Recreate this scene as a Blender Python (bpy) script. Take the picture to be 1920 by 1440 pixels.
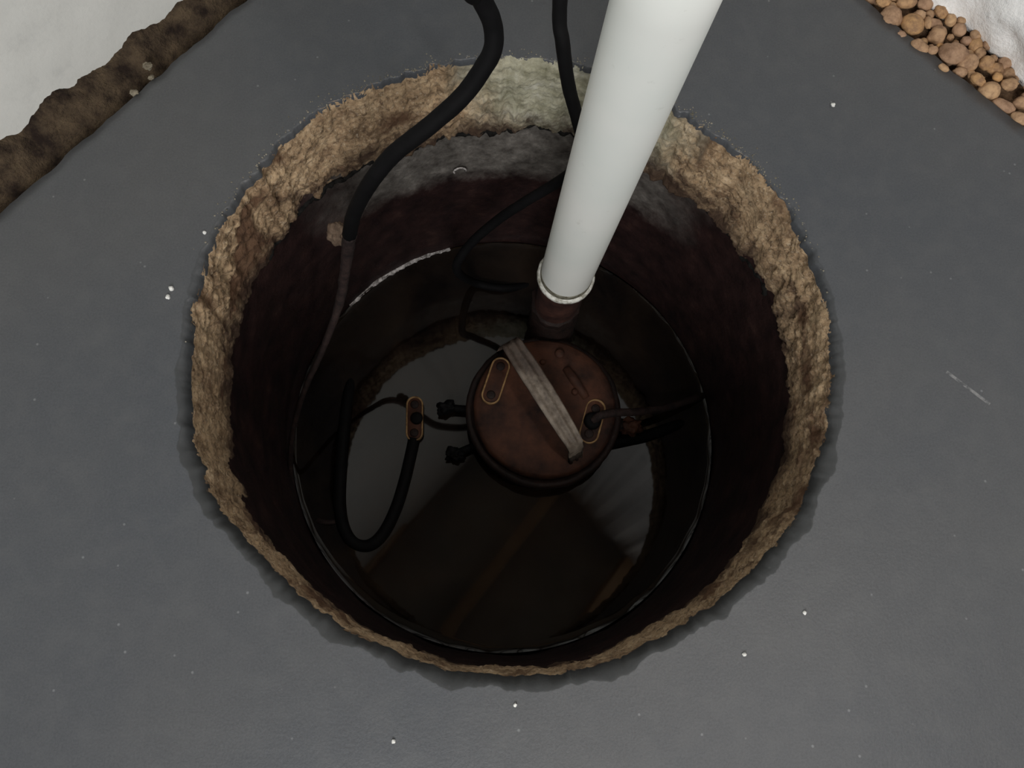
import bpy, bmesh, math, random
from mathutils import Vector, Matrix, noise

random.seed(7)
scene = bpy.context.scene
for o in list(bpy.data.objects):
    bpy.data.objects.remove(o, do_unlink=True)
COL = scene.collection

# ------------------------------------------------------------------ camera
FPX, CX, CY = 1500.0, 960.0, 720.0
CAM = Vector((-0.01689407, -0.19392484, 0.53031727))
M = Matrix(((0.999531254569084, 0.0, 0.03061488428122834),
            (-0.008578717909376697, 0.9599375696036447, 0.2800826093538813),
            (-0.029388377610619163, -0.2802139583665445, 0.9594876032539285)))   # camera <- world
cam_d = bpy.data.cameras.new('camera')
cam_d.sensor_width = 36.0
cam_d.lens = FPX / 1920.0 * 36.0
cam_d.clip_start = 0.02
cam_o = bpy.data.objects.new('camera', cam_d)
COL.objects.link(cam_o)
cam_o.matrix_world = Matrix.Translation(CAM) @ M.transposed().to_4x4()
scene.camera = cam_o

# ------------------------------------------------------------------ light
world = bpy.data.worlds.new('basement_air'); scene.world = world
world.use_nodes = True
world.node_tree.nodes['Background'].inputs[0].default_value = (0.80, 0.87, 1.0, 1)
world.node_tree.nodes['Background'].inputs[1].default_value = 0.10

def area(name, loc, target, size, size_y, power, col):
    d = bpy.data.lights.new(name, 'AREA')
    d.shape = 'RECTANGLE'; d.size = size; d.size_y = size_y
    d.energy = power; d.color = col
    o = bpy.data.objects.new(name, d); COL.objects.link(o)
    o.location = loc
    o.rotation_euler = (Vector(target) - Vector(loc)).to_track_quat('-Z', 'Y').to_euler()
    return o
area('room_lamp_light', (-0.10, -1.02, 0.80), (0.04, 0.0, 0.0), 0.55, 0.5, 9.8, (1.0, 0.99, 0.965))
fill = bpy.data.lights.new('ceiling_fill_light', 'POINT'); fill.energy = 14.0; fill.shadow_soft_size = 0.06; fill.color = (1.0, 0.97, 0.92)  # added fill light without a fixture, brightens the ceiling and the floor sheen
bo = bpy.data.objects.new('ceiling_fill_light', fill); COL.objects.link(bo); bo.location = (0.85, -0.55, 1.92)

vs = scene.view_settings
vs.view_transform = 'Standard'; vs.look = 'None'; vs.gamma = 1.0
vs.use_curve_mapping = False
vs.exposure = 0.5

# ------------------------------------------------------------------ helpers
def at(px, py, z):
    d = M.transposed() @ Vector(((px - CX) / FPX, -(py - CY) / FPX, -1.0))
    return CAM + d * ((z - CAM.z) / d.z)
def atd(px, py, dep):
    return CAM + (M.transposed() @ Vector(((px - CX) / FPX, -(py - CY) / FPX, -1.0))) * dep

def link(name, verts, faces, mat=None, parent=None, smooth=True, loc=None):
    me = bpy.data.meshes.new(name)
    me.from_pydata([tuple(v) for v in verts], [], faces)
    bm = bmesh.new(); bm.from_mesh(me)
    bmesh.ops.recalc_face_normals(bm, faces=bm.faces)
    bm.to_mesh(me); bm.free()
    if smooth:
        me.polygons.foreach_set('use_smooth', [True] * len(me.polygons))
    if mat: me.materials.append(mat)
    o = bpy.data.objects.new(name, me); COL.objects.link(o)
    if parent: o.parent = parent
    if loc is not None: o.location = loc
    return o
def empty(name, loc, label, cat, group=None):
    o = bpy.data.objects.new(name, None); COL.objects.link(o)
    o.empty_display_size = 0.05; o.location = loc
    tag(o, label, cat, group); return o
def tag(o, label, cat, group=None):
    o['label'] = label; o['category'] = cat
    if group: o['group'] = group
    return o
def struct(o, label=None):
    o['kind'] = 'structure'
    if label: o['label'] = label
    return o
def shift(vs_, off):
    return [Vector(v) - Vector(off) for v in vs_]

def spline(pts, n=10):
    P = [Vector(p) for p in pts]
    P = [P[0] * 2 - P[1]] + P + [P[-1] * 2 - P[-2]]
    out = []
    for i in range(1, len(P) - 2):
        a, b, c, d = P[i - 1], P[i], P[i + 1], P[i + 2]
        for k in range(n):
            t = k / n
            out.append(0.5 * ((2 * b) + (c - a) * t + (2 * a - 5 * b + 4 * c - d) * t * t + (3 * b - a - 3 * c + d) * t ** 3))
    out.append(P[-2]); return out
def tube(path, rad, sides=12, cap=True, rough=0.0):
    path = [Vector(p) for p in path]; n = len(path)
    T = [(path[min(i + 1, n - 1)] - path[max(i - 1, 0)]).normalized() for i in range(n)]
    up = Vector((0, 0, 1)) if abs(T[0].z) < 0.9 else Vector((1, 0, 0))
    N = (up - T[0] * up.dot(T[0])).normalized()
    V, F = [], []
    for i in range(n):
        N = (N - T[i] * N.dot(T[i])).normalized(); B = T[i].cross(N)
        r = rad[i] if isinstance(rad, (list, tuple)) else rad
        for k in range(sides):
            a = 2 * math.pi * k / sides
            rr = r
            if rough:
                rr *= 1 + rough * noise.noise(Vector((path[i].x * 160 + k, path[i].y * 160, path[i].z * 160)))
            V.append(path[i] + (N * math.cos(a) + B * math.sin(a)) * rr)
    for i in range(n - 1):
        for k in range(sides):
            F.append((i * sides + k, i * sides + (k + 1) % sides, (i + 1) * sides + (k + 1) % sides, (i + 1) * sides + k))
    if cap:
        F.append(tuple(range(sides))[::-1]); F.append(tuple((n - 1) * sides + k for k in range(sides)))
    return V, F
def lathe(prof, n=96, wob=0.0, seed=0.0):
    V, F = [], []
    for (r, z) in prof:
        for k in range(n):
            a = 2 * math.pi * k / n
            rr = r
            if wob: rr += wob * noise.fractal(Vector((math.cos(a) * 4 + seed, math.sin(a) * 4, z * 60)), 1.0, 2.0, 3) * min(1, r / 0.02)
            V.append(Vector((rr * math.cos(a), rr * math.sin(a), z)))
    for i in range(len(prof) - 1):
        for k in range(n):
            F.append((i * n + k, i * n + (k + 1) % n, (i + 1) * n + (k + 1) % n, (i + 1) * n + k))
    return V, F
def capped(prof, n=96, **k):
    V, F = lathe(prof, n, **k)
    if prof[0][0] > 1e-6: F.append(tuple(range(n))[::-1])
    m = len(prof) - 1
    F.append(tuple(m * n + j for j in range(n)))
    return V, F

# ------------------------------------------------------------------ materials
def mk(name):
    m = bpy.data.materials.new(name); m.use_nodes = True
    nt = m.node_tree; b = nt.nodes['Principled BSDF']
    return m, nt, b
def nz(nt, scale, detail=4, rough=0.6, co=None, dist=0.0):
    n = nt.nodes.new('ShaderNodeTexNoise')
    n.inputs['Scale'].default_value = scale; n.inputs['Detail'].default_value = detail
    n.inputs['Roughness'].default_value = rough; n.inputs['Distortion'].default_value = dist
    if co is not None: nt.links.new(co, n.inputs['Vector'])
    return n.outputs['Fac']
def ramp(nt, fac, stops):
    r = nt.nodes.new('ShaderNodeValToRGB')
    while len(r.color_ramp.elements) < len(stops): r.color_ramp.elements.new(0.5)
    for e, (p, c) in zip(r.color_ramp.elements, stops):
        e.position = p
        e.color = (c, c, c, 1) if isinstance(c, (int, float)) else (*c, 1)
    nt.links.new(fac, r.inputs['Fac']); return r.outputs['Color']
def mix(nt, fac, a, b, mode='MIX'):
    n = nt.nodes.new('ShaderNodeMix'); n.data_type = 'RGBA'; n.blend_type = mode
    for s, v in ((n.inputs[0], fac), (n.inputs[6], a), (n.inputs[7], b)):
        if isinstance(v, (int, float)): s.default_value = v
        elif isinstance(v, tuple): s.default_value = (*v, 1)
        else: nt.links.new(v, s)
    return n.outputs[2]
def mth(nt, op, a, b=0.0, c=0.0):
    n = nt.nodes.new('ShaderNodeMath'); n.operation = op
    for s, v in zip(n.inputs, (a, b, c)):
        if isinstance(v, (int, float)): s.default_value = v
        else: nt.links.new(v, s)
    return n.outputs[0]
def bump(nt, b, h, strength, dist):
    n = nt.nodes.new('ShaderNodeBump')
    n.inputs['Strength'].default_value = strength; n.inputs['Distance'].default_value = dist
    nt.links.new(h, n.inputs['Height']); nt.links.new(n.outputs['Normal'], b.inputs['Normal'])
def geo(nt):
    g = nt.nodes.new('ShaderNodeNewGeometry'); return g.outputs['Position']
def xyz(nt, p):
    s = nt.nodes.new('ShaderNodeSeparateXYZ'); nt.links.new(p, s.inputs[0]); return s.outputs
def simple(name, c1, c2, rough=0.7, scale=60, bs=0.3, bd=0.002, metal=0.0, lo=0.35, hi=0.65, spec=0.3):
    m, nt, b = mk(name); p = geo(nt)
    f = nz(nt, scale, 5, 0.65, p)
    nt.links.new(ramp(nt, f, [(lo, c1), (hi, c2)]), b.inputs['Base Color'])
    b.inputs['Roughness'].default_value = rough; b.inputs['Metallic'].default_value = metal
    b.inputs['Specular IOR Level'].default_value = spec
    if bs: bump(nt, b, nz(nt, scale * 2.5, 4, 0.7, p), bs, bd)
    return m

def floor_mat():
    m, nt, b = mk('painted_concrete'); p = geo(nt)
    fine = nz(nt, 700, 3, 0.8, p); mid = nz(nt, 55, 4, 0.6, p); big = nz(nt, 3.2, 3, 0.5, p)
    base = ramp(nt, big, [(0.35, (0.056, 0.062, 0.072)), (0.65, (0.075, 0.077, 0.081))])
    c = mix(nt, ramp(nt, fine, [(0.3, 0.0), (0.7, 1.0)]), mix(nt, 1.0, base, (0.80, 0.80, 0.80), 'MULTIPLY'), mix(nt, 1.0, base, (1.16, 1.16, 1.16), 'MULTIPLY'))
    c = mix(nt, ramp(nt, mid, [(0.25, 0.35), (0.55, 0.0)]), c, (0.095, 0.098, 0.102))
    # tiny pale specks
    v = nt.nodes.new('ShaderNodeTexVoronoi'); v.inputs['Scale'].default_value = 55
    nt.links.new(p, v.inputs['Vector'])
    c = mix(nt, ramp(nt, v.outputs['Distance'], [(0.03, 0.35), (0.06, 0.0)]), c, (0.3, 0.31, 0.32))
    # long pale scratch to the right of the pit
    a, e = at(1775, 697, 0), at(1856, 758, 0)
    d = e - a; L = d.length; d.normalize()
    s = xyz(nt, p)
    dx = mth(nt, 'SUBTRACT', s[0], a.x); dy = mth(nt, 'SUBTRACT', s[1], a.y)
    al = mth(nt, 'ADD', mth(nt, 'MULTIPLY', dx, d.x), mth(nt, 'MULTIPLY', dy, d.y))
    ac = mth(nt, 'ABSOLUTE', mth(nt, 'SUBTRACT', mth(nt, 'MULTIPLY', dx, -d.y), mth(nt, 'MULTIPLY', dy, -d.x)))
    k = mth(nt, 'MULTIPLY', mth(nt, 'LESS_THAN', ac, 0.0011),
            mth(nt, 'MULTIPLY', mth(nt, 'GREATER_THAN', al, 0.0), mth(nt, 'LESS_THAN', al, L)))
    k = mth(nt, 'MULTIPLY', k, ramp(nt, nz(nt, 180, 3, 0.7, p), [(0.4, 0.0), (0.6, 0.6)]))
    c = mix(nt, k, c, (0.3, 0.3, 0.3))
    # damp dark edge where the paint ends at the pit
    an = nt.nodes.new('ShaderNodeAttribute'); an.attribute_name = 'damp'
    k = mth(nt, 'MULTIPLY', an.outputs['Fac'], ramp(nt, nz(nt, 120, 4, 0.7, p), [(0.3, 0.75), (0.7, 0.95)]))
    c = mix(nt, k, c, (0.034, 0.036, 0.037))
    nt.links.new(c, b.inputs['Base Color'])
    b.inputs['Roughness'].default_value = 0.42
    b.inputs['Specular IOR Level'].default_value = 0.5
    bump(nt, b, mix(nt, 0.35, nz(nt, 350, 4, 0.7, p), nz(nt, 30, 3, 0.5, p)), 0.18, 0.002)
    return m
def collar_mat():
    m, nt, b = mk('crumbling_concrete'); p = geo(nt); s = xyz(nt, p)
    n1 = nz(nt, 55, 6, 0.7, p); n2 = nz(nt, 16, 4, 0.6, p, 0.6); n3 = nz(nt, 230, 4, 0.75, p)
    c = ramp(nt, n1, [(0.30, (0.120, 0.078, 0.046)), (0.45, (0.325, 0.222, 0.132)), (0.60, (0.465, 0.335, 0.205)), (0.8, (0.60, 0.465, 0.32))])
    c = mix(nt, ramp(nt, n3, [(0.34, 0.8), (0.52, 0.0)]), c, (0.085, 0.055, 0.034))
    c = mix(nt, ramp(nt, nz(nt, 420, 3, 0.7, p), [(0.56, 0.0), (0.72, 0.6)]), c, (0.62, 0.52, 0.39))
    # rust and mud stains
    c = mix(nt, ramp(nt, n2, [(0.38, 0.92), (0.49, 0.0)]), c, (0.095, 0.050, 0.029))
    c = mix(nt, ramp(nt, nz(nt, 34, 5, 0.7, p, 0.8), [(0.34, 0.8), (0.44, 0.0)]), c, (0.055, 0.030, 0.019))
    # grey green lime patch at the back of the pit, behind the pipe
    ds = nt.nodes.new('ShaderNodeVectorMath'); ds.operation = 'DISTANCE'
    nt.links.new(p, ds.inputs[0]); ds.inputs[1].default_value = (0.055, 0.225, -0.03)
    e = mth(nt, 'ADD', ds.outputs['Value'], mth(nt, 'MULTIPLY', mth(nt, 'SUBTRACT', n2, 0.5), 0.09))
    grey = ramp(nt, n1, [(0.32, (0.20, 0.195, 0.125)), (0.55, (0.42, 0.41, 0.315)), (0.75, (0.56, 0.56, 0.50))])
    c = mix(nt, ramp(nt, e, [(0.065, 0.92), (0.115, 0.0)]), c, grey)
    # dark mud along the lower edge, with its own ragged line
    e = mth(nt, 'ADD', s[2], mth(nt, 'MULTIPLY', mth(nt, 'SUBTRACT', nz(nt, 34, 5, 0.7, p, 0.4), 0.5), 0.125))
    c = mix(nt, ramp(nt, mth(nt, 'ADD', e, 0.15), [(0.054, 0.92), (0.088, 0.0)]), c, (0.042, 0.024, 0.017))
    nt.links.new(c, b.inputs['Base Color']); b.inputs['Roughness'].default_value = 0.92
    b.inputs['Specular IOR Level'].default_value = 0.2
    bump(nt, b, mix(nt, 0.5, nz(nt, 160, 6, 0.75, p), nz(nt, 420, 4, 0.7, p)), 0.6, 0.003)
    return m
def liner_mat():
    m, nt, b = mk('rust_stained_liner'); p = geo(nt); s = xyz(nt, p)
    n1 = nz(nt, 40, 5, 0.65, p); n2 = nz(nt, 13, 4, 0.6, p, 0.4)
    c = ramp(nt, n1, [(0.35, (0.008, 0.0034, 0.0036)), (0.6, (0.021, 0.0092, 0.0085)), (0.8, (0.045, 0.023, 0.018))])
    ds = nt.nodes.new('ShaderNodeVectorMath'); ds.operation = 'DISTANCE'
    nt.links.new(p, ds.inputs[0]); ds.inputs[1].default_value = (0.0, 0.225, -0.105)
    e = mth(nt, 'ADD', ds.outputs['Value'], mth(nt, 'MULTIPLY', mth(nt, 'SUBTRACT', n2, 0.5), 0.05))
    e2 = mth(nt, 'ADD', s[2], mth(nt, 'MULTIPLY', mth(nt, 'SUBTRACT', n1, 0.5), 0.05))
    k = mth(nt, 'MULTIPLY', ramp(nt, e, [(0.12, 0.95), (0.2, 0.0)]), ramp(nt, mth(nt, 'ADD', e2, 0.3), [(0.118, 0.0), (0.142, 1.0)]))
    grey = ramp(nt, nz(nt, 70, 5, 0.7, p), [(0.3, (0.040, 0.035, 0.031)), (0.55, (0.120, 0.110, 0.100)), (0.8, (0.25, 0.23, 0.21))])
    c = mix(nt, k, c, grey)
    nt.links.new(c, b.inputs['Base Color']); b.inputs['Roughness'].default_value = 0.6
    b.inputs['Specular IOR Level'].default_value = 0.25
    bump(nt, b, nz(nt, 120, 5, 0.7, p), 0.5, 0.003)
    return m
def water_mat():
    m, nt, b = mk('murky_water'); p = geo(nt)
    c = ramp(nt, nz(nt, 14, 4, 0.6, p, 0.5), [(0.35, (0.0030, 0.0020, 0.0018)), (0.7, (0.0140, 0.0090, 0.0060))])
    nt.links.new(c, b.inputs['Base Color'])
    b.inputs['Roughness'].default_value = 0.035
    b.inputs['IOR'].default_value = 1.46
    bump(nt, b, nz(nt, 9, 2, 0.5, p), 0.035, 0.002)
    return m
def white_wall(name, c1, c2, c3, scale, bs, bd):
    m, nt, b = mk(name); p = geo(nt)
    c = ramp(nt, nz(nt, scale, 6, 0.7, p), [(0.28, c1), (0.42, c2), (0.6, c3)])
    c = mix(nt, ramp(nt, nz(nt, 300, 3, 0.7, p), [(0.3, 0.25), (0.5, 0.0)]), c, c1)
    nt.links.new(c, b.inputs['Base Color']); b.inputs['Roughness'].default_value = 0.8
    bump(nt, b, nz(nt, scale * 4, 5, 0.7, p), bs, bd)
    return m
def pebble_mat():
    m, nt, b = mk('tan_pebble'); p = geo(nt)
    oi = nt.nodes.new('ShaderNodeObjectInfo')
    c = ramp(nt, oi.outputs['Random'], [(0.0, (0.52, 0.30, 0.125)), (0.3, (0.44, 0.275, 0.150)), (0.55, (0.38, 0.235, 0.15)), (0.8, (0.56, 0.36, 0.19)), (1.0, (0.31, 0.19, 0.11))])
    c = mix(nt, ramp(nt, nz(nt, 140, 4, 0.7, p), [(0.36, 0.75), (0.58, 0.0)]), c, (0.19, 0.105, 0.06))
    nt.links.new(c, b.inputs['Base Color']); b.inputs['Roughness'].default_value = 0.75
    bump(nt, b, nz(nt, 300, 4, 0.7, p), 0.3, 0.001)
    return m
def pvc_mat():
    m, nt, b = mk('white_pvc'); p = geo(nt)
    c = ramp(nt, nz(nt, 12, 3, 0.5, p), [(0.35, (0.66, 0.69, 0.66)), (0.65, (0.72, 0.73, 0.70))])
    c = mix(nt, ramp(nt, nz(nt, 90, 5, 0.75, p), [(0.24, 0.4), (0.36, 0.0)]), c, (0.36, 0.36, 0.31))
    nt.links.new(c, b.inputs['Base Color']); b.inputs['Roughness'].default_value = 0.42
    b.inputs['Specular IOR Level'].default_value = 0.35
    return m

def strap_mat():
    m, nt, b = mk('worn_steel_strap'); p = geo(nt); s = xyz(nt, p)
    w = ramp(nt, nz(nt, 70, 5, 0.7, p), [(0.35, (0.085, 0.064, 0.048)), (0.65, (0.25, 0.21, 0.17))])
    mud = ramp(nt, nz(nt, 90, 5, 0.7, p), [(0.35, (0.026, 0.017, 0.013)), (0.65, (0.075, 0.052, 0.040))])  # darker back half: mud tone that also paints in the shade there
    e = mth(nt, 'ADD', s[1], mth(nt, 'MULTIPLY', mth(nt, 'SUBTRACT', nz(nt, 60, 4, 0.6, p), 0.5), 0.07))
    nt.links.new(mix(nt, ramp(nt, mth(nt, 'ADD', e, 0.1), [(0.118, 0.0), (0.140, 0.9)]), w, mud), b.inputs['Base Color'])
    b.inputs['Roughness'].default_value = 0.6
    bump(nt, b, nz(nt, 150, 4, 0.7, p), 0.4, 0.002)
    return m

MAT = dict(
    floor=floor_mat(), collar=collar_mat(), liner=liner_mat(), water=water_mat(), pebble=pebble_mat(), pvc=pvc_mat(),
    lwall=white_wall('white_paint', (0.54, 0.54, 0.52), (0.63, 0.63, 0.60), (0.65, 0.65, 0.62), 18, 0.15, 0.003),
    rwall=white_wall('rough_white_plaster', (0.52, 0.53, 0.53), (0.86, 0.86, 0.85), (0.93, 0.92, 0.91), 26, 0.5, 0.005),
    soil=simple('damp_soil', (0.016, 0.009, 0.006), (0.100, 0.070, 0.042), 0.95, 52, 1.0, 0.006),
    gravelbed=simple('sandy_gravel_bed', (0.09, 0.05, 0.03), (0.30, 0.19, 0.11), 0.95, 130, 1.0, 0.004),
    cable=simple('black_rubber', (0.0022, 0.0022, 0.0026), (0.0042, 0.0040, 0.0045), 0.75, 80, 0.1, 0.001, spec=0.12),
    mudcable=simple('muddy_rubber', (0.009, 0.005, 0.005), (0.028, 0.016, 0.014), 0.8, 120, 0.6, 0.002),
    rust=simple('rusty_iron', (0.012, 0.0045, 0.003), (0.078, 0.029, 0.015), 0.75, 24, 0.5, 0.002),
    darkrust=simple('dark_rusty_iron', (0.006, 0.003, 0.0025), (0.018, 0.008, 0.006), 0.7, 60, 0.6, 0.002),
    redpipe=simple('stained_pipe', (0.018, 0.007, 0.006), (0.055, 0.022, 0.016), 0.7, 40, 0.4, 0.002),
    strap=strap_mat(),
    brass=simple('tarnished_brass', (0.12, 0.066, 0.026), (0.34, 0.21, 0.095), 0.55, 110, 0.4, 0.001),
    collarring=simple('grimy_white_collar', (0.17, 0.16, 0.115), (0.62, 0.62, 0.58), 0.55, 120, 0.4, 0.001, lo=0.36, hi=0.55),
    wood=simple('joist_wood', (0.30, 0.17, 0.09), (0.48, 0.31, 0.18), 0.8, 9, 0.2, 0.004),
    ceil=simple('ceiling_boards', (0.40, 0.36, 0.30), (0.55, 0.51, 0.44), 0.85, 5, 0.2, 0.004),
    soilchip=simple('dusty_stone', (0.12, 0.10, 0.07), (0.27, 0.24, 0.18), 0.9, 200, 0.4, 0.001),
    plaster=simple('white_crumb', (0.6, 0.6, 0.57), (0.8, 0.8, 0.78), 0.9, 300, 0.3, 0.001),
    streak=simple('pale_streak', (0.10, 0.09, 0.085), (0.55, 0.52, 0.51), 0.7, 260, 0.5, 0.001, lo=0.4, hi=0.6),  # pale tone for the painted water-line glint and the drip mark
)

# ------------------------------------------------------------------ geometry of the place
R0, WZ = 0.2286, -0.3256
def ang_d(a, b):
    return abs((a - b + math.pi) % (2 * math.pi) - math.pi)
def edge_r(a):
    """ragged radius of the hole broken through the slab"""
    c, s = math.cos(a), math.sin(a)
    r = R0 + 0.0042 * noise.fractal(Vector((c * 3.1, s * 3.1, 1.7)), 1.0, 2.0, 3)
    r += (0.0016 + 0.0016 * max(0, s)) * noise.fractal(Vector((c * 22, s * 22, 4.2)), 0.7, 2.0, 5)
    return r

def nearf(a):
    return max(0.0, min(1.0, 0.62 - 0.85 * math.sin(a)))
# boundary lines of the slab (floor plane)
L1, L2 = Vector((-0.3700, 0.0858)), Vector((-0.2124, 0.2765))
Q1, Q2 = Vector((0.2948, 0.2826)), Vector((0.3987, 0.1724))
LW1, LW2 = Vector((-0.3796, 0.1405)), Vector((-0.2583, 0.2753))
QW1, QW2 = Vector((0.3426, 0.2918)), Vector((0.4068, 0.2165))
def isect(a, b, c, d):
    u, v = b - a, d - c
    t = ((c - a).x * v.y - (c - a).y * v.x) / (u.x * v.y - u.y * v.x)
    return a + u * t
slab_corner = isect(L1, L2, Q1, Q2)
wall_corner = isect(LW1, LW2, QW1, QW2)
ul = (L2 - L1).normalized(); uq = (Q2 - Q1).normalized()
ulw = (LW2 - LW1).normalized(); uqw = (QW2 - QW1).normalized()
slab_l = slab_corner - ul * 2.2; slab_r = slab_corner + uq * 2.2
poly = [slab_corner, slab_l, slab_l + Vector((0.2, -1.6)), slab_r + Vector((-0.2, -1.6)), slab_r]
def ray_poly(a):
    d = Vector((math.cos(a), math.sin(a))); best = 1e9; idx = -1
    for i in range(len(poly)):
        p, q = poly[i], poly[(i + 1) % len(poly)]
        e = q - p; den = d.x * e.y - d.y * e.x
        if abs(den) < 1e-9: continue
        t = (p.x * e.y - p.y * e.x) / den; u = (p.x * d.y - p.y * d.x) / den
        if t > 0 and -1e-6 <= u <= 1 + 1e-6 and t < best: best, idx = t, i
    return best, idx

# floor slab
NA = 900
angs = sorted(set([2 * math.pi * i / NA for i in range(NA)] + [math.atan2(p.y, p.x) % (2 * math.pi) for p in poly]))
V, F = [], []; damp = []; rings = 26; na = len(angs)
for a in angs:
    re = edge_r(a); c, s = math.cos(a), math.sin(a)
    ro, ei = ray_poly(a)
    if ei in (0, 4):
        ro += 0.0016 * noise.fractal(Vector((c * ro * 60, s * ro * 60, 9)), 1.0, 2.0, 3)
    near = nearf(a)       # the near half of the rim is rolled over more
    w = 0.0008 + near * (0.0052 + 0.0042 * noise.fractal(Vector((c * 9, s * 9, 7)), 1.0, 2.0, 4))
    dz = 0.0006 + near * 0.0060
    row = [(re - 0.0008, -dz - 0.006), (re, -dz), (re + w * 0.45, -dz * 0.42), (re + w * 0.85, -dz * 0.08), (re + w * 1.15, 0)]
    r1 = re + w * 1.15
    for k in range(1, rings):
        row.append((r1 + 0.0008 + (ro - r1 - 0.0008) * ((k - 1) / (rings - 2)) ** 1.8, 0.0))
    row += [(ro + 0.0004, -0.004), (ro + 0.0004, -0.10)]
    for k, (r, z) in enumerate(row):
        V.append(Vector((r * c, r * s, z)))
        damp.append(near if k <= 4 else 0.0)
nr = len(row)
for i in range(na):
    j = (i + 1) % na
    for k in range(nr - 1):
        F.append((i * nr + k, i * nr + k + 1, j * nr + k + 1, j * nr + k))
fl = link('floor', V, F, MAT['floor'])
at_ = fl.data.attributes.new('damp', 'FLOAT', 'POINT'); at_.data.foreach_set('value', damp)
struct(fl, 'dark grey painted concrete floor slab around the pit')

# walls
def wall(name, corner, u, length, mat, amp, fq, z0, outn, lbl, ext=0.0):
    """vertical rough wall; dense where the photograph looks"""
    V, F = [], []
    xs = [length * (i / 260) for i in range(261)]
    zs = [z0 + 0.5 * (i / 110) for i in range(111)] + [0.7, 1.0, 1.5, 2.2]
    for x in xs:
        for z in zs:
            p = corner + u * x
            d = amp * noise.fractal(Vector((x * fq, z * fq, 3.3)), 1.0, 2.0, 5)
            V.append(Vector((p.x - outn.x * d, p.y - outn.y * d, z)))
    nzz = len(zs)
    for i in range(260):
        for k in range(nzz - 1):
            F.append((i * nzz + k, (i + 1) * nzz + k, (i + 1) * nzz + k + 1, i * nzz + k + 1))
    b0 = len(V)
    for x in (0, length):
        for z in (zs[0], zs[-1]):
            p = corner + u * x + outn * 0.15; V.append(Vector((p.x, p.y, z)))
    a = lambda i, k: i * nzz + k
    F.append(tuple(a(0, k) for k in range(nzz)) + (b0 + 1, b0))
    F.append(tuple(a(260, k) for k in range(nzz))[::-1] + (b0 + 2, b0 + 3))
    F.append((b0, b0 + 1, b0 + 3, b0 + 2))
    F.append(tuple(a(i, nzz - 1) for i in range(261)) + (b0 + 3, b0 + 1))
    F.append(tuple(a(i, 0) for i in range(261))[::-1] + (b0, b0 + 2))
    return struct(link(name, V, F, mat), lbl)
nlw = Vector((-ulw.y, ulw.x)); nqw = Vector((-uqw.y, uqw.x))
if nlw.dot(LW1) < 0: nlw = -nlw
if nqw.dot(QW1) < 0: nqw = -nqw
wall('wall_left', wall_corner, -ulw, 1.3, MAT['lwall'], 0.0022, 9, -0.006, nlw, 'smooth white painted wall above the brown soil gap')
wall('wall_right', wall_corner, uqw, 1.3, MAT['rwall'], 0.010, 22, -0.004, nqw, 'rough white plastered wall above the tan pebbles')

# soil gap between slab and left wall
def strip(p0, u, length, w, mat, name, zfun, n=240, m=16):
    nrm = Vector((-u.y, u.x))
    if nrm.dot(p0) < 0: nrm = -nrm
    V, F = [], []
    for i in range(n + 1):
        for k in range(m + 1):
            q = p0 + u * (length * i / n) + nrm * (-0.012 + (w + 0.012) * k / m)
            V.append(Vector((q.x, q.y, zfun(q, -0.012 + (w + 0.012) * k / m))))
    for i in range(n):
        for k in range(m):
            F.append((i * (m + 1) + k, (i + 1) * (m + 1) + k, (i + 1) * (m + 1) + k + 1, i * (m + 1) + k + 1))
    b = len(V)
    for i in (0, n):
        for k in (0, m):
            v = V[i * (m + 1) + k]; V.append(Vector((v.x, v.y, -0.12)))
    g = lambda i, k: i * (m + 1) + k
    F.append(tuple(g(0, k) for k in range(m + 1)) + (b + 1, b))
    F.append(tuple(g(n, k) for k in range(m + 1))[::-1] + (b + 2, b + 3))
    F.append(tuple(g(i, 0) for i in range(n + 1))[::-1] + (b, b + 2))
    F.append(tuple(g(i, m) for i in range(n + 1)) + (b + 3, b + 1))
    F.append((b, b + 1, b + 3, b + 2))
    return link(name, V, F, mat)
def z_soil(q, t):
    f = noise.fractal(Vector((q.x * 26, q.y * 26, 2.0)), 1.0, 2.0, 5)
    g = noise.fractal(Vector((q.x * 90, q.y * 90, 5.0)), 1.0, 2.0, 3)
    return min(-0.0065 if t < 0.002 else 1, -0.046 + 0.052 * max(0, min(1, t / 0.038)) ** 0.8 + 0.009 * f + 0.003 * g)
so = strip(L1 - ul * 0.25, ul, 0.62, 0.058, MAT['soil'], 'soil_strip', z_soil)
tag(so, 'dark brown damp soil filling the gap under the left white wall', 'soil'); so['kind'] = 'stuff'
def z_grav(q, t):
    f = noise.fractal(Vector((q.x * 60, q.y * 60, 8.0)), 1.0, 2.0, 4)
    return min(-0.008 if t < 0.002 else 1, -0.012 + 0.10 * max(0, t) * 0.8 + 0.003 * f)
gravel = empty('gravel_strip', (*(Q1 + uq * 0.1), -0.02), 'strip of tan pebbles packed between grey floor and right white wall', 'gravel')
gb = strip(Q1 - uq * 0.14, uq, 0.42, 0.055, MAT['gravelbed'], 'gravel_bed', z_grav)
gb.parent = gravel; gb.matrix_parent_inverse = Matrix.Translation(-gravel.location); gb['kind'] = 'stuff'

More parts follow.
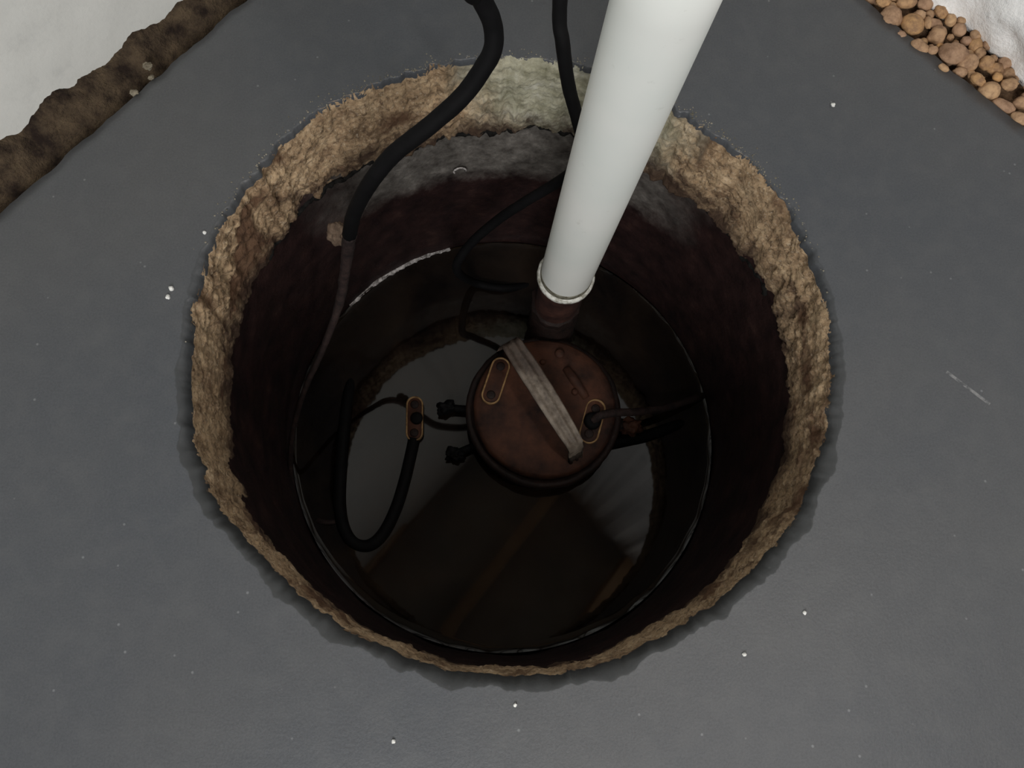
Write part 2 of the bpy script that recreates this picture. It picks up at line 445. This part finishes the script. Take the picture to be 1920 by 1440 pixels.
# pebbles: four shapes, shared
def pebble_mesh(seed, angular):
    bm = bmesh.new(); bmesh.ops.create_icosphere(bm, subdivisions=3, radius=1.0)
    for v in bm.verts:
        d = 1 + 0.22 * noise.noise(v.co * 1.1 + Vector((seed, 0, 0))) + angular * noise.fractal(v.co * 2.6 + Vector((seed, 4, 0)), 1.0, 2.0, 3)
        v.co *= d
    me = bpy.data.meshes.new('pebble'); bm.to_mesh(me); bm.free()
    me.polygons.foreach_set('use_smooth', [True] * len(me.polygons)); me.materials.append(MAT['pebble'])
    return me
PM = [pebble_mesh(1.3, 0.03), pebble_mesh(5.1, 0.16), pebble_mesh(9.7, 0.06), pebble_mesh(14.2, 0.24)]
placed = []
def pebble(x, y, z, sx, sy, sz, rz, kind):
    o = bpy.data.objects.new('pebble', PM[kind]); COL.objects.link(o)
    o.parent = gravel; o.location = Vector((x, y, z)) - gravel.location
    o.scale = (sx, sy, sz); o.rotation_euler = (random.uniform(-.3, .3), random.uniform(-.3, .3), rz)
    placed.append((x, y, max(sx, sy)))
for (px, py, ax, ay, dg, kind) in [   # the pebbles one can pick out
    (1713, 44, 21, 26, 20, 0), (1672, 30, 24, 24, 40, 1), (1760, 62, 19, 18, 0, 1), (1788, 100, 30, 24, -30, 3), (1817, 116, 21, 19, 0, 2),
    (1729, 88, 24, 14, -35, 2), (1766, 22, 17, 14, 0, 3), (1803, 132, 14, 11, -30, 1), (1857, 168, 21, 20, 0, 0), (1832, 150, 12, 16, 20, 3),
    (1850, 118, 15, 15, 0, 1), (1886, 196, 24, 14, -40, 2), (1912, 222, 18, 12, -40, 0), (1893, 158, 17, 13, 0, 3), (1700, 6, 22, 12, 0, 2),
    (1735, 8, 17, 13, 0, 0), (1870, 145, 11, 10, 0, 2), (1918, 190, 18, 13, 0, 1), (1690, 62, 13, 9, -40, 3), (1783, 38, 12, 14, 0, 2),
    (1655, 5, 16, 12, 0, 3), (1740, 42, 8, 14, 0, 1), (1748, 96, 10, 9, 0, 0), (1770, 128, 12, 8, -35, 2)]:
    p = at(px, py, 0.0); s = 0.000385
    z = -0.001 + random.uniform(-0.0015, 0.0025)
    pebble(p.x, p.y, z, ax * s, ay * s, min(ax, ay) * s * 0.85, math.radians(dg), kind)
nq = Vector((-uq.y, uq.x))
if nq.dot(Q1) < 0: nq = -nq
tries = 0
while len(placed) < 170 and tries < 6000:
    tries += 1
    t = random.uniform(-0.12, 0.26); w = random.uniform(0.003, 0.043)
    p = Q1 + uq * t + nq * w; r = random.uniform(0.0028, 0.0062)
    if any((p - Vector((a, b))).length < 0.72 * (r + c) for a, b, c in placed): continue
    pebble(p.x, p.y, -0.008 + w * 0.14 + random.uniform(-0.001, 0.003), r * random.uniform(.9, 1.3), r, r * 0.85, random.uniform(0, 3), random.randrange(4))

# ceiling with joists (seen mirrored in the water)
def box(c, sx, sy, sz, rz=0.0):
    V = []
    for x in (-1, 1):
        for y in (-1, 1):
            for z in (-1, 1):
                X, Y = x * sx / 2, y * sy / 2
                V.append(Vector((c[0] + X * math.cos(rz) - Y * math.sin(rz), c[1] + X * math.sin(rz) + Y * math.cos(rz), c[2] + z * sz / 2)))
    F = [(0, 1, 3, 2), (4, 6, 7, 5), (0, 4, 5, 1), (2, 3, 7, 6), (0, 2, 6, 4), (1, 5, 7, 3)]
    return V, F
V, F = box((0.1, -0.3, 2.31), 4.4, 4.6, 0.06)
ce = struct(link('ceiling', V, F, MAT['ceil'], smooth=False), 'pale boarded basement ceiling with timber joists')
for i in range(-4, 5):
    a = math.radians(52)
    V, F = box((0.25 + i * 0.42 * math.cos(a + 1.5708), 0.30 + i * 0.42 * math.sin(a + 1.5708), 2.19), 3.6, 0.05, 0.18, a)
    link('joist', V, F, MAT['wood'], ce, smooth=False)

# ------------------------------------------------------------------ the pit
pit = empty('sump_pit', (0, 0, -0.42), 'round sump pit with crumbling tan concrete lip sunk in grey floor', 'pit')
def low_edge(a):
    c, s = math.cos(a), math.sin(a)
    return -0.098 - 0.012 * noise.fractal(Vector((c * 3.5, s * 3.5, 11)), 1.0, 2.0, 3) - 0.006 * noise.fractal(Vector((c * 18, s * 18, 3)), 1.0, 2.0, 3)
NT, NZ = 840, 64
V, F = [], []
for i in range(NT):
    a = 2 * math.pi * i / NT; c, s = math.cos(a), math.sin(a)
    re = edge_r(a); zl = low_edge(a)
    near = nearf(a)
    zt = -0.0006 - near * 0.0060 + 0.0005
    rough = 1.15 - 0.45 * near
    for k in range(NZ + 1):
        t = k / NZ; z = zt + (zl - zt) * t
        q = Vector((c * R0, s * R0, z))
        d = 0.0030 * noise.fractal(q * 24, 1.0, 2.0, 4) + 0.0028 * noise.fractal(q * 130, 0.7, 2.0, 4) * max(0.15, min(1.0, 0.5 + 1.4 * noise.noise(q * 14 + Vector((3, 1, 0)))))
        lip = math.sin(math.pi * min(1, t * 1.02)) * 0.0015
        d += 0.0012 * noise.fractal(q * 330, 0.6, 2.0, 2)
        r = re - 0.0006 - rough * (d * min(1, 0.25 + t * 6)) - lip
        if t < 0.08: r += 0.0012 * (1 - t / 0.08)
        V.append(Vector((r * c, r * s, z + 0.0012 * noise.noise(q * 120) * min(1, t * 8))))
    V.append(Vector(((R0 + 0.010) * c, (R0 + 0.010) * s, zl - 0.002)))          # undercut below the lip
    V.append(Vector(((R0 + 0.016) * c, (R0 + 0.016) * s, zt - 0.002)))
n1 = NZ + 3
for i in range(NT):
    j = (i + 1) % NT
    for k in range(n1 - 1):
        F.append((i * n1 + k, i * n1 + k + 1, j * n1 + k + 1, j * n1 + k))
def under(o, par):
    o.parent = par; o.matrix_parent_inverse = Matrix.Translation(-par.location); return o
cl = under(link('concrete_lip', V, F, MAT['collar']), pit); cl['label'] = 'crumbly tan concrete lip stained with rust'
V, F = [], []
zs = [-0.085 - 0.345 * k / 90 for k in range(91)]
for i in range(480):
    a = 2 * math.pi * i / 480; c, s = math.cos(a), math.sin(a)
    for iz, z in enumerate(zs):
        q = Vector((c * R0, s * R0, z))
        if iz == 0:
            V.append(Vector(((R0 + 0.013) * c, (R0 + 0.013) * s, -0.055))); continue
        r = R0 + 0.0015 - 0.0022 * noise.fractal(q * 22, 1.0, 2.0, 4) + 0.0012 * noise.noise(q * 8)
        V.append(Vector((r * c, r * s, z)))
n1 = len(zs)
for i in range(480):
    j = (i + 1) % 480
    for k in range(n1 - 1):
        F.append((i * n1 + k, i * n1 + k + 1, j * n1 + k + 1, j * n1 + k))
b = len(V); V.append(Vector((0, 0, -0.43)))
for i in range(480):
    F.append((i * n1 + n1 - 1, b, ((i + 1) % 480) * n1 + n1 - 1))
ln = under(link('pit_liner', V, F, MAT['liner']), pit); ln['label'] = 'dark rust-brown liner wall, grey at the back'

crack_path, rads = [], []  # black strip standing in for the shaded crack below the lip
for i in range(260):
    a = math.radians(18 + 136 * i / 259); c, s_ = math.cos(a), math.sin(a)
    f = noise.fractal(Vector((a * 26, 1.1, 0)), 1.0, 2.0, 4)
    crack_path.append(Vector(((R0 + 0.0012) * c, (R0 + 0.0012) * s_, low_edge(a) - 0.0005 + 0.0016 * noise.noise(Vector((a * 40, 5, 0))))))
    rads.append(max(0.0006, 0.0024 + 0.0026 * f))
under(link('crack_strip', *tube(crack_path, rads, 8, rough=0.5), simple('crack_black', (0.003, 0.003, 0.003), (0.012, 0.011, 0.010), 0.85, 150, 0.5, 0.002, spec=0.15)), pit)['label'] = 'ragged black strip for the shaded crack under the lip'
# lumps of mortar stuck to the wall, and a pale strip painting in the glint at the water line
def lump(c, rx, ry, rz_, mat, name, par, seed, amp=0.35):
    bm = bmesh.new(); bmesh.ops.create_icosphere(bm, subdivisions=4, radius=1.0)
    for v in bm.verts:
        v.co *= 1 + amp * noise.fractal(v.co * 1.6 + Vector((seed, 0, 0)), 1.0, 2.0, 4)
        v.co = Vector((v.co.x * rx, v.co.y * ry, v.co.z * rz_)) + Vector(c)
    me = bpy.data.meshes.new(name); bm.to_mesh(me); bm.free()
    me.polygons.foreach_set('use_smooth', [True] * len(me.polygons)); me.materials.append(mat)
    o = bpy.data.objects.new(name, me); COL.objects.link(o)
    return under(o, par)
V, F = [], []
for i in range(150):
    a = math.radians(106 + 34 * i / 149); c, s = math.cos(a), math.sin(a)
    h = 0.0011 * max(0.0, noise.fractal(Vector((a * 34, 0.3, 0)), 1.0, 2.0, 4) + 0.30)
    for (dr, dz) in ((0.003, h), (-0.0012 - h * 1.6, h * 0.7), (-0.0012 - h * 2, -0.0008), (0.003, -0.003)):
        V.append(Vector(((R0 + dr) * c, (R0 + dr) * s, WZ + 0.0009 + dz)))
for i in range(149):
    for k in range(3):
        F.append((i * 4 + k, i * 4 + k + 1, (i + 1) * 4 + k + 1, (i + 1) * 4 + k))
under(link('pale_streak', V, F, MAT['streak']), pit)['label'] = 'thin pale strip for the glint along the water line'
p = at(866, 338, -0.158)
ring = [Vector((0.2255 * math.sin(math.atan2(p.x, p.y) + 0.009 * math.cos(t) * 1.6), 0, 0)) for t in (0,)]
a0 = math.atan2(p.y, p.x)
path = [Vector(((R0 - 0.002) * math.cos(a0 + 0.026 * math.cos(t)), (R0 - 0.002) * math.sin(a0 + 0.026 * math.cos(t)), p.z + 0.0055 * math.sin(t))) for t in [math.pi * (-.15 + 1.3 * k / 16) for k in range(17)]]
V, F = tube(path, 0.0009, 6, rough=0.5)
under(link('drip_mark', V, F, MAT['streak']), pit)

# loose lime grains along the back rim
V, F = [], []
ico = bmesh.new(); bmesh.ops.create_icosphere(ico, subdivisions=1, radius=1.0); ico.verts.ensure_lookup_table()
iv = [v.co.copy() for v in ico.verts]; fi = [tuple(v.index for v in f.verts) for f in ico.faces]; ico.free()
for k in range(420):
    a = math.radians(random.choice((random.gauss(112, 22), random.uniform(15, 165), random.gauss(45, 14))))
    r = edge_r(a) + abs(random.gauss(0, 0.0042)); g = random.uniform(0.0003, 0.00085)
    b0 = len(V); sq = Vector((random.uniform(.7, 1.3), random.uniform(.7, 1.3), random.uniform(.5, .9)))
    for v in iv:
        V.append(Vector((r * math.cos(a) + v.x * g * sq.x, r * math.sin(a) + v.y * g * sq.y, v.z * g * sq.z)))
    F += [tuple(b0 + t for t in f) for f in fi]
lg = under(link('lime_grains', V, F, simple('lime_grain', (0.10, 0.09, 0.065), (0.27, 0.25, 0.205), 0.95, 90, 0, 0)), pit); lg['kind'] = 'stuff'; lg['label'] = 'pale loose lime grains along the rim'

# ------------------------------------------------------------------ water
V, F = [], []
prof = [0.0, 0.03, 0.07, 0.11, 0.15, 0.19, 0.21, 0.219, 0.2225, 0.2245, 0.226, 0.2272, 0.2285]
n = 240
for r in prof:
    h = 0.0013 * max(0, (r - 0.221) / 0.0075) ** 2
    for k in range(n):
        a = 2 * math.pi * k / n
        hh = h * (0.8 + 0.5 * noise.noise(Vector((math.cos(a) * 9, math.sin(a) * 9, 0))))
        V.append(Vector((r * math.cos(a), r * math.sin(a), hh)))
for i in range(len(prof) - 1):
    for k in range(n):
        F.append((i * n + k, i * n + (k + 1) % n, (i + 1) * n + (k + 1) % n, (i + 1) * n + k))
wa = link('sump_water', V, F, MAT['water'], loc=(0, 0, WZ))
tag(wa, 'dark murky standing water at the bottom of the round pit', 'water'); wa['kind'] = 'stuff'

# ------------------------------------------------------------------ the pump
PC = Vector((0.0422, 0.0173, 0.0))
pump = empty('sump_pump', (PC.x, PC.y, -0.425), 'rusty round submersible pump standing in the pit water', 'pump')
def pp(name, VF, mat, par=pump, label=None, smooth=True):
    o = link(name, [Vector(v) for v in VF[0]], VF[1], mat, None, smooth)
    under(o, par) if par is pump else child(o, par)
    if label: o['label'] = label
    return o
def child(o, par):
    o.parent = par
    o.matrix_parent_inverse = Matrix.Translation(-(par.parent.location if par.parent else Vector()))
    o.matrix_parent_inverse = Matrix.Identity(4); return o
def off(VF, d):
    return [Vector(v) + Vector(d) for v in VF[0]], VF[1]
pp('motor_housing', off(capped([(0.078, -0.425), (0.078, -0.30), (0.076, -0.294)], 96, wob=0.001), PC), MAT['darkrust'], label='dark rusted motor housing in the water')
pp('flange_ring', off(capped([(0.070, -0.304), (0.0815, -0.303), (0.0828, -0.299), (0.0828, -0.294), (0.081, -0.291), (0.0765, -0.2905), (0.0755, -0.293), (0.070, -0.293)], 128, wob=0.0012, seed=3), PC), MAT['darkrust'], label='dark iron flange ring')
cap_prof = [(0.0745, -0.297), (0.0748, -0.283), (0.0738, -0.278), (0.071, -0.2755), (0.064, -0.2738), (0.05, -0.2712), (0.034, -0.2693), (0.017, -0.2683), (0.002, -0.268)]
pp('cover_cap', off(capped(cap_prof, 128, wob=0.0006, seed=8), PC), MAT['rust'], label='rusty orange-brown domed cover')
def cap_z(x, y):
    r = math.hypot(x - PC.x, y - PC.y)
    pr = cap_prof[3:]
    for (r1, z1), (r2, z2) in zip(pr, pr[1:]):
        if r2 <= r <= r1: return z1 + (z2 - z1) * (r1 - r) / (r1 - r2)
    return -0.268 if r < 0.01 else -0.277

# carrying strap across the cover
h1, h2 = at(953, 636, -0.236), at(1083, 842, -0.236)
d = (h2 - h1); L = d.length; d.normalize(); sd = Vector((-d.y, d.x, 0))
prof = [(-0.0105, 0), (-0.0105, 0.0032), (-0.0085, 0.0040), (-0.0060, 0.0040), (-0.0045, 0.0022), (-0.0010, 0.0022), (0.0005, 0.0042), (0.0030, 0.0042), (0.0042, 0.0024), (0.0075, 0.0024), (0.0088, 0.0040), (0.0105, 0.0030), (0.0105, 0)]
V, F = [], []
zc1, zc2 = cap_z(h1.x, h1.y) - 0.002, cap_z(h2.x, h2.y) - 0.002
pathh = [(h1 - d * 0.003).xy.to_3d() + Vector((0, 0, zc1)), h1 + Vector((0, 0, -0.008)), h1 + d * 0.006]
for k in range(1, 14):
    t = k / 14
    pathh.append(h1.lerp(h2, t) + Vector((0, 0, 0.004 * math.sin(math.pi * t) + 0.0006 * noise.noise(Vector((k * .9, 0, 0))))))
pathh += [h2 - d * 0.006, h2 + Vector((0, 0, -0.008)), (h2 + d * 0.002).xy.to_3d() + Vector((0, 0, zc2))]
m = len(prof)
for i, q in enumerate(pathh):
    tg = (pathh[min(i + 1, len(pathh) - 1)] - pathh[max(i - 1, 0)]).normalized()
    up = sd.cross(tg).normalized()
    if up.z < 0 and abs(tg.z) < 0.8: up = -up
    if i == 0: up = -d if up.dot(-d) > -2 else up
    if i == len(pathh) - 1: up = d
    tt = i / (len(pathh) - 1); wdt = 0.72 + 0.36 * math.sin(math.pi * min(1, 0.15 + tt * 0.85)) + 0.06 * noise.noise(Vector((i * 0.7, 3, 0)))
    for (x, y) in prof: V.append(q + sd * x * wdt + up * y)
for i in range(len(pathh) - 1):
    for k in range(m):
        F.append((i * m + k, i * m + (k + 1) % m, (i + 1) * m + (k + 1) % m, (i + 1) * m + k))
F.append(tuple(range(m))); F.append(tuple((len(pathh) - 1) * m + k for k in range(m)))
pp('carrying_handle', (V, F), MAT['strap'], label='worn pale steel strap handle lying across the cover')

# oval brass plates
def capsule(hl, hw, n=20):
    o = []
    for k in range(n + 1): a = -math.pi / 2 + math.pi * k / n; o.append((hl - hw + hw * math.cos(a), hw * math.sin(a)))
    for k in range(n + 1): a = math.pi / 2 + math.pi * k / n; o.append((-hl + hw + hw * math.cos(a), hw * math.sin(a)))
    return o
def oval_plate(hl, hw, base, ang, tilt=Vector((0, 0, 1)), rings_=None):
    rings_ = rings_ or [(0, -0.004), (0, 0.0030), (0.0005, 0.0036), (0.0014, 0.0036), (0.0019, 0.0012)]
    V, F = [], []; n = 0
    for (ins, z) in rings_:
        c = capsule(hl - ins, hw - ins); n = len(c)
        for (x, y) in c:
            V.append(Vector((x, y, z)))
    for i in range(len(rings_) - 1):
        for k in range(n): F.append((i * n + k, i * n + (k + 1) % n, (i + 1) * n + (k + 1) % n, (i + 1) * n + k))
    F.append(tuple((len(rings_) - 1) * n + k for k in range(n)))
    F.append(tuple(range(n))[::-1])
    return place((V, F), base, ang, tilt)
def place(VF, base, ang, tilt=Vector((0, 0, 1))):
    q = tilt.normalized().to_track_quat('Z', 'Y').to_matrix() if tilt.normalized().z < 0.9999 else Matrix.Identity(3)
    r = Matrix.Rotation(ang, 3, 'Z')
    return [Vector(base) + q @ (r @ Vector(v)) for v in VF[0]], VF[1]
def local_disc(x, y, r, z0, z1, n=20, dome=0.0):
    return [(Vector((v.x + x, v.y + y, v.z))) for v in capped([(r, z0), (r, z1), (r * 0.75, z1 + dome)], n)[0]], capped([(r, z0), (r, z1), (r * .75, z1 + dome)], n)[1]
def plate_with(px1, px2, z, hw, par, gland, name='oval_plate', label=None):
    a, b_ = at(*px1, z), at(*px2, z); c = (a + b_) / 2; v = b_ - a
    ang = math.atan2(v.y, v.x); hl = v.length / 2
    o = pp(name, oval_plate(hl, hw, c, ang), MAT['brass'], par, label)
    fc = link('plate_face', *oval_plate(hl - 0.0016, hw - 0.0016, c, ang, rings_=[(0, 0.0), (0, 0.0016), (0.0004, 0.0019)]), MAT['rust']); child(fc, o)
    for sx in (-1, 1):
        s_ = link('screw', *place(local_disc(sx * (hl - hw), 0, hw * 0.46, 0.0, 0.0026, dome=0.0006), c, ang), MAT['darkrust']); child(s_, o)
    if gland:
        g = link('cord_gland', *place(capped([(hw * 0.86, 0.0), (hw * 0.86, 0.005), (hw * 0.7, 0.0075), (hw * 0.45, 0.008)], 28), c, ang), MAT['cable']); child(g, o)
    return o, c
plate_with((944, 672), (915, 758), -0.2715, 0.0100, pump, False, label='tarnished brass oval plate without a cord')
_, gB = plate_with((1121, 750), (1099, 832), -0.2735, 0.0105, pump, True, label='brass oval plate holding a black cord gland')

# bolts, bosses and lugs of the housing
for (px, py, z, r) in [(1050, 661, -0.268, 0.0052), (1018, 678, -0.268, 0.003), (1078, 735, -0.268, 0.0035)]:
    p = at(px, py, z)
    pp('boss', off(capped([(r, -0.006), (r, 0.002), (r * 0.7, 0.0036)], 18, wob=0.0005), (p.x, p.y, cap_z(p.x, p.y))), MAT['rust'])
a, b_ = at(1062, 690, -0.268), at(1100, 745, -0.268)
a.z = cap_z(a.x, a.y); b_.z = cap_z(b_.x, b_.y)
pp('cast_rib', tube([a, a.lerp(b_, .35) + Vector((0, 0, .001)), a.lerp(b_, .7), b_], [0.004, 0.005, 0.0055, 0.004], 10, rough=0.4), MAT['rust'])
for (px, py) in [(836, 764), (852, 852)]:
    p = at(px, py, -0.315)
    w = lump(p, 0.010, 0.007, 0.009, MAT['cable'], 'housing_knob', pump, px * 0.1, 0.5)
    dirv = (Vector((PC.x, PC.y, -0.315)) - p).normalized()
    pp('knob_stem', tube([p, p + dirv * 0.034], 0.0040, 10), MAT['cable'])
p = at(1182, 800, -0.305)
lump(p, 0.012, 0.010, 0.010, MAT['rust'], 'side_lug', pump, 2.2, 0.4)
pp('lug_arm', tube([Vector((PC.x + 0.07, PC.y - 0.008, -0.310)), p], 0.007, 10, rough=0.3), MAT['darkrust'])
# discharge elbow behind the cover
pb, pt = Vector((0.0549, 0.1134, -0.156)), Vector((0.0611, 0.0745, 0.2335))
ax = (pt - pb).normalized()
base = pb - ax * 0.105
el = spline([Vector((PC.x + 0.004, PC.y + 0.066, -0.318)), Vector((0.050, 0.110, -0.312)), base + Vector((0, 0.0, -0.012)), base + ax * 0.012], 8)
pp('discharge_elbow', tube(el, 0.0255, 24, rough=0.12), MAT['darkrust'], label='dark iron outlet elbow behind the cover')

# ------------------------------------------------------------------ discharge pipe
pipe = empty('discharge_pipe', base, 'white PVC discharge pipe rising out of the pit from the pump', 'pipe')
def pip(name, VF, mat, label=None):
    o = under(link(name, VF[0], VF[1], mat), pipe)
    if label: o['label'] = label
    return o
e0 = pb + ax * 0.50; e1 = e0 + ax * 0.04 + Vector((0, 0.012, 0)); e2 = e0 + ax * 0.055 + Vector((0.0, 0.05, 0.004)); hd = Vector((0.10, 1.0, 0.02)).normalized()
pip('pipe_tube', tube([pb - ax * 0.01, pb, pb + ax * 0.2, pb + ax * 0.4, e0], 0.0241, 64), MAT['pvc'], 'clean white plastic pipe')
pip('pipe_elbow', tube(spline([e0 - ax * 0.02, e0, e1, e2, e2 + hd * 0.03], 8), 0.0280, 48), MAT['pvc'])
pip('pipe_branch', tube([e2 + hd * 0.01, e2 + hd * 0.36], 0.0241, 48), MAT['pvc'])
def axial(prof, n=64, wob=0.0):
    q = ax.to_track_quat('Z', 'Y').to_matrix()
    V, F = capped(prof, n, wob=wob)
    return [pb + q @ v for v in V], F
pip('grimy_line', axial([(0.0238, -0.002), (0.0245, 0.0), (0.0245, 0.0075), (0.0238, 0.0095)]), simple('olive_grime', (0.055, 0.048, 0.026), (0.26, 0.25, 0.20), 0.8, 170, 0.4, 0.001), 'olive grime line above the collar')
pip('collar_ring', axial([(0.0200, -0.0165), (0.0236, -0.016), (0.0250, -0.0125), (0.0238, -0.0100), (0.0252, -0.0075), (0.0274, -0.005), (0.0268, -0.0018), (0.0238, 0.0)], wob=0.0006), MAT['collarring'], 'scuffed whitish collar ring at the pipe end')
pip('threaded_nipple', axial([(0.0225, -0.103), (0.0218, -0.016)] if False else [(0.0225, -0.103)] + [(0.0222 + 0.0007 * (k % 2), -0.095 + k * 0.0035) for k in range(23)] + [(0.021, -0.012)]), MAT['redpipe'], 'reddish brown stained nipple under the white pipe')

# ------------------------------------------------------------------ cables
def cable(name, pts, r, label, mat, cat='cable', n=12, sides=14, rough=0.0):
    path = spline(pts, n)
    o = empty(name, path[-1], label, cat)
    return o, path
c1 = [Vector((0.06, 0.34, 2.15)), Vector((0.03, 0.27, 1.2)), Vector((-0.045, 0.21, 0.50)), atd(872, -130, .39), atd(896, -20, .437), atd(922, 40, .458), atd(925, 88, .470), atd(903, 132, .48), atd(862, 186, .492), atd(800, 240, .505), atd(737, 290, .525), atd(692, 346, .555),
      atd(664, 400, .60), atd(655, 440, .64)]
c1b = [atd(655, 440, .64), atd(648, 500, .685), atd(636, 570, .73), atd(604, 658, .765), atd(566, 745, .79), atd(546, 830, .815), atd(547, 900, .845), atd(562, 955, .868), at(602, 978, WZ + 0.001), at(640, 975, WZ - 0.002), at(668, 955, WZ - 0.02)]
ca = empty('power_cable', c1b[-1], 'thick black cable hanging over the left back of the pit into the water', 'cable')
sp = spline(c1, 12)
under(link('cable_run', *tube(sp, 0.0058, 14, rough=0.04), MAT['cable']), ca)
sp2 = spline(c1b, 10)
rad = [0.0057 - 0.0030 * min(1, i / 34) for i in range(len(sp2))]
under(link('muddy_cable_run', *tube(sp2, rad, 12, rough=0.25), MAT['mudcable']), ca)['label'] = 'mud-coated lower run along the pit wall'
cl_ = atd(634, 440, .655)
lump(cl_, 0.0085, 0.0085, 0.013, simple('dried_mud', (0.07, 0.045, 0.03), (0.17, 0.12, 0.085), 0.95, 120, 0.8, 0.002), 'mud_clod', ca, 4.4, 0.3)['label'] = 'dried mud clod stuck to the cable'

c2 = [Vector((0.09, 0.34, 2.15)), Vector((0.06, 0.27, 1.2)), Vector((0.022, 0.215, 0.45)), Vector((0.022, 0.180, 0.25)), atd(1050, 0, .475), atd(1055, 80, .495), atd(1066, 160, .53), atd(1083, 225, .565), atd(1092, 275, .60), atd(1075, 318, .64),
      atd(1040, 345, .675), atd(985, 378, .71), atd(930, 415, .75), atd(880, 460, .79), atd(856, 503, .83), at(885, 528, WZ + 0.012), at(940, 540, WZ + 0.004), at(1000, 535, WZ - 0.006)]
cb = empty('float_cable', c2[-1], 'thinner black cable passing behind the white pipe into the pit', 'cable')
under(link('cable_run', *tube(spline(c2, 12), 0.0046, 12, rough=0.04), MAT['cable']), cb)

c3 = [gB + Vector((0, 0, 0.006)), gB + Vector((0.008, 0.004, 0.011)), at(1152, 774, -0.270), at(1195, 772, -0.285), at(1250, 764, -0.300), at(1298, 748, -0.312), at(1320, 742, -0.330)]
cc = tag(link('motor_cord', *tube(shift(spline(c3, 10), c3[-1]), 0.0042, 12, rough=0.2), MAT['mudcable'], loc=c3[-1]), 'short muddy cord running from the pump cover right to the pit wall', 'cord')
c4 = [at(1140, 832, WZ + 0.003), at(1175, 824, WZ + 0.004), at(1215, 816, WZ + 0.002), at(1262, 800, WZ - 0.002), at(1290, 790, WZ - 0.01)]
tag(link('drain_hose', *tube(shift(spline(c4, 10), c4[-1]), 0.0065, 12), MAT['cable'], loc=c4[-1]), 'stub of black hose floating right of the pump under the rusty lug', 'hose')

# black lead floating in a loop, with its brass clamp
z = WZ + 0.0035
lp = [at(662, 705, z - 0.012), at(652, 745, z - 0.002), at(645, 800, z), at(639, 870, z), at(636, 940, z), at(644, 990, z), at(664, 1018, z), at(692, 1022, z), at(718, 1000, z), at(741, 955, z), at(757, 905, z), at(768, 860, z), at(776, 822, z + 0.001)]
lead = empty('floating_lead', at(690, 900, WZ), 'black lead floating in a U-shaped loop on the water, left of the pump', 'lead')
under(link('lead_loop', *tube(spline(lp, 10), 0.0061, 14), MAT['cable']), lead)
def plead(px1, px2, zz, hw):
    a, b_ = at(*px1, zz), at(*px2, zz); c = (a + b_) / 2; v = b_ - a
    ang = math.atan2(v.y, v.x); hl = v.length / 2
    o = under(link('oval_clamp', *oval_plate(hl, hw, c, ang), MAT['brass']), lead)
    o['label'] = 'tarnished brass oval clamp at the end of the lead'
    child(link('plate_face', *oval_plate(hl - 0.0018, hw - 0.0018, c, ang, rings_=[(0, 0.0), (0, 0.0016), (0.0004, 0.0019)]), MAT['rust']), o)
    for sx in (-1, 1):
        child(link('screw', *place(local_disc(sx * (hl - hw), 0, hw * 0.5, 0.0, 0.0027, dome=0.0005), c, ang), MAT['darkrust']), o)
    child(link('cord_gland', *place(off(capped([(hw * 0.72, 0.0), (hw * 0.72, 0.0045), (hw * 0.5, 0.006)], 24), (0, 0.0025, 0)), c, ang), MAT['cable']), o)
plead((778, 744), (777, 828), z + 0.002, 0.0093)

# ------------------------------------------------------------------ crumbs on the floor
for i, (px, py, r, lb) in enumerate([
    (316, 558, .0016, 'lower white crumb of the close pair on floor left of the pit'),
    (322, 542, .0017, 'upper white crumb of the close pair on floor left of the pit'),
    (384, 437, .0012, 'single pale crumb on floor beside the upper left of the pit lip'),
    (738, 1390, .0013, 'single pale crumb on floor at the bottom edge, left of centre'),
    (1508, 1149, .0013, 'upper of two white crumbs on floor below right of the pit'),
    (1395, 1227, .0013, 'lower of two white crumbs on floor below right of the pit'),
    (966, 1322, .0012, 'single pale crumb on floor just below the nearest pit lip'),
    (1561, 198, .0017, 'pale crumb on floor between the white pipe and the tan pebbles')]):
    p = at(px, py, 0.0)
    bm = bmesh.new(); bmesh.ops.create_icosphere(bm, subdivisions=2, radius=r)
    for v in bm.verts: v.co *= 1 + 0.4 * noise.noise(v.co * 900 + Vector((i * 3.1, 0, 0)))
    me = bpy.data.meshes.new('plaster_crumb'); bm.to_mesh(me); bm.free(); me.materials.append(MAT['plaster'])
    o = bpy.data.objects.new('plaster_crumb', me); COL.objects.link(o); o.location = (p.x, p.y, r * 0.55)
    tag(o, lb, 'crumb', 'plaster crumbs on the floor')
for (px, py, r) in [(281, 130, .0032), (256, 180, .0030), (288, 152, .0022)]:
    p = at(px, py, -0.004)
    o = lump((p.x, p.y, 0.0), r, r * 0.8, r * 0.8, MAT['soilchip'], 'stone_chip', so, px * .1, 0.55)
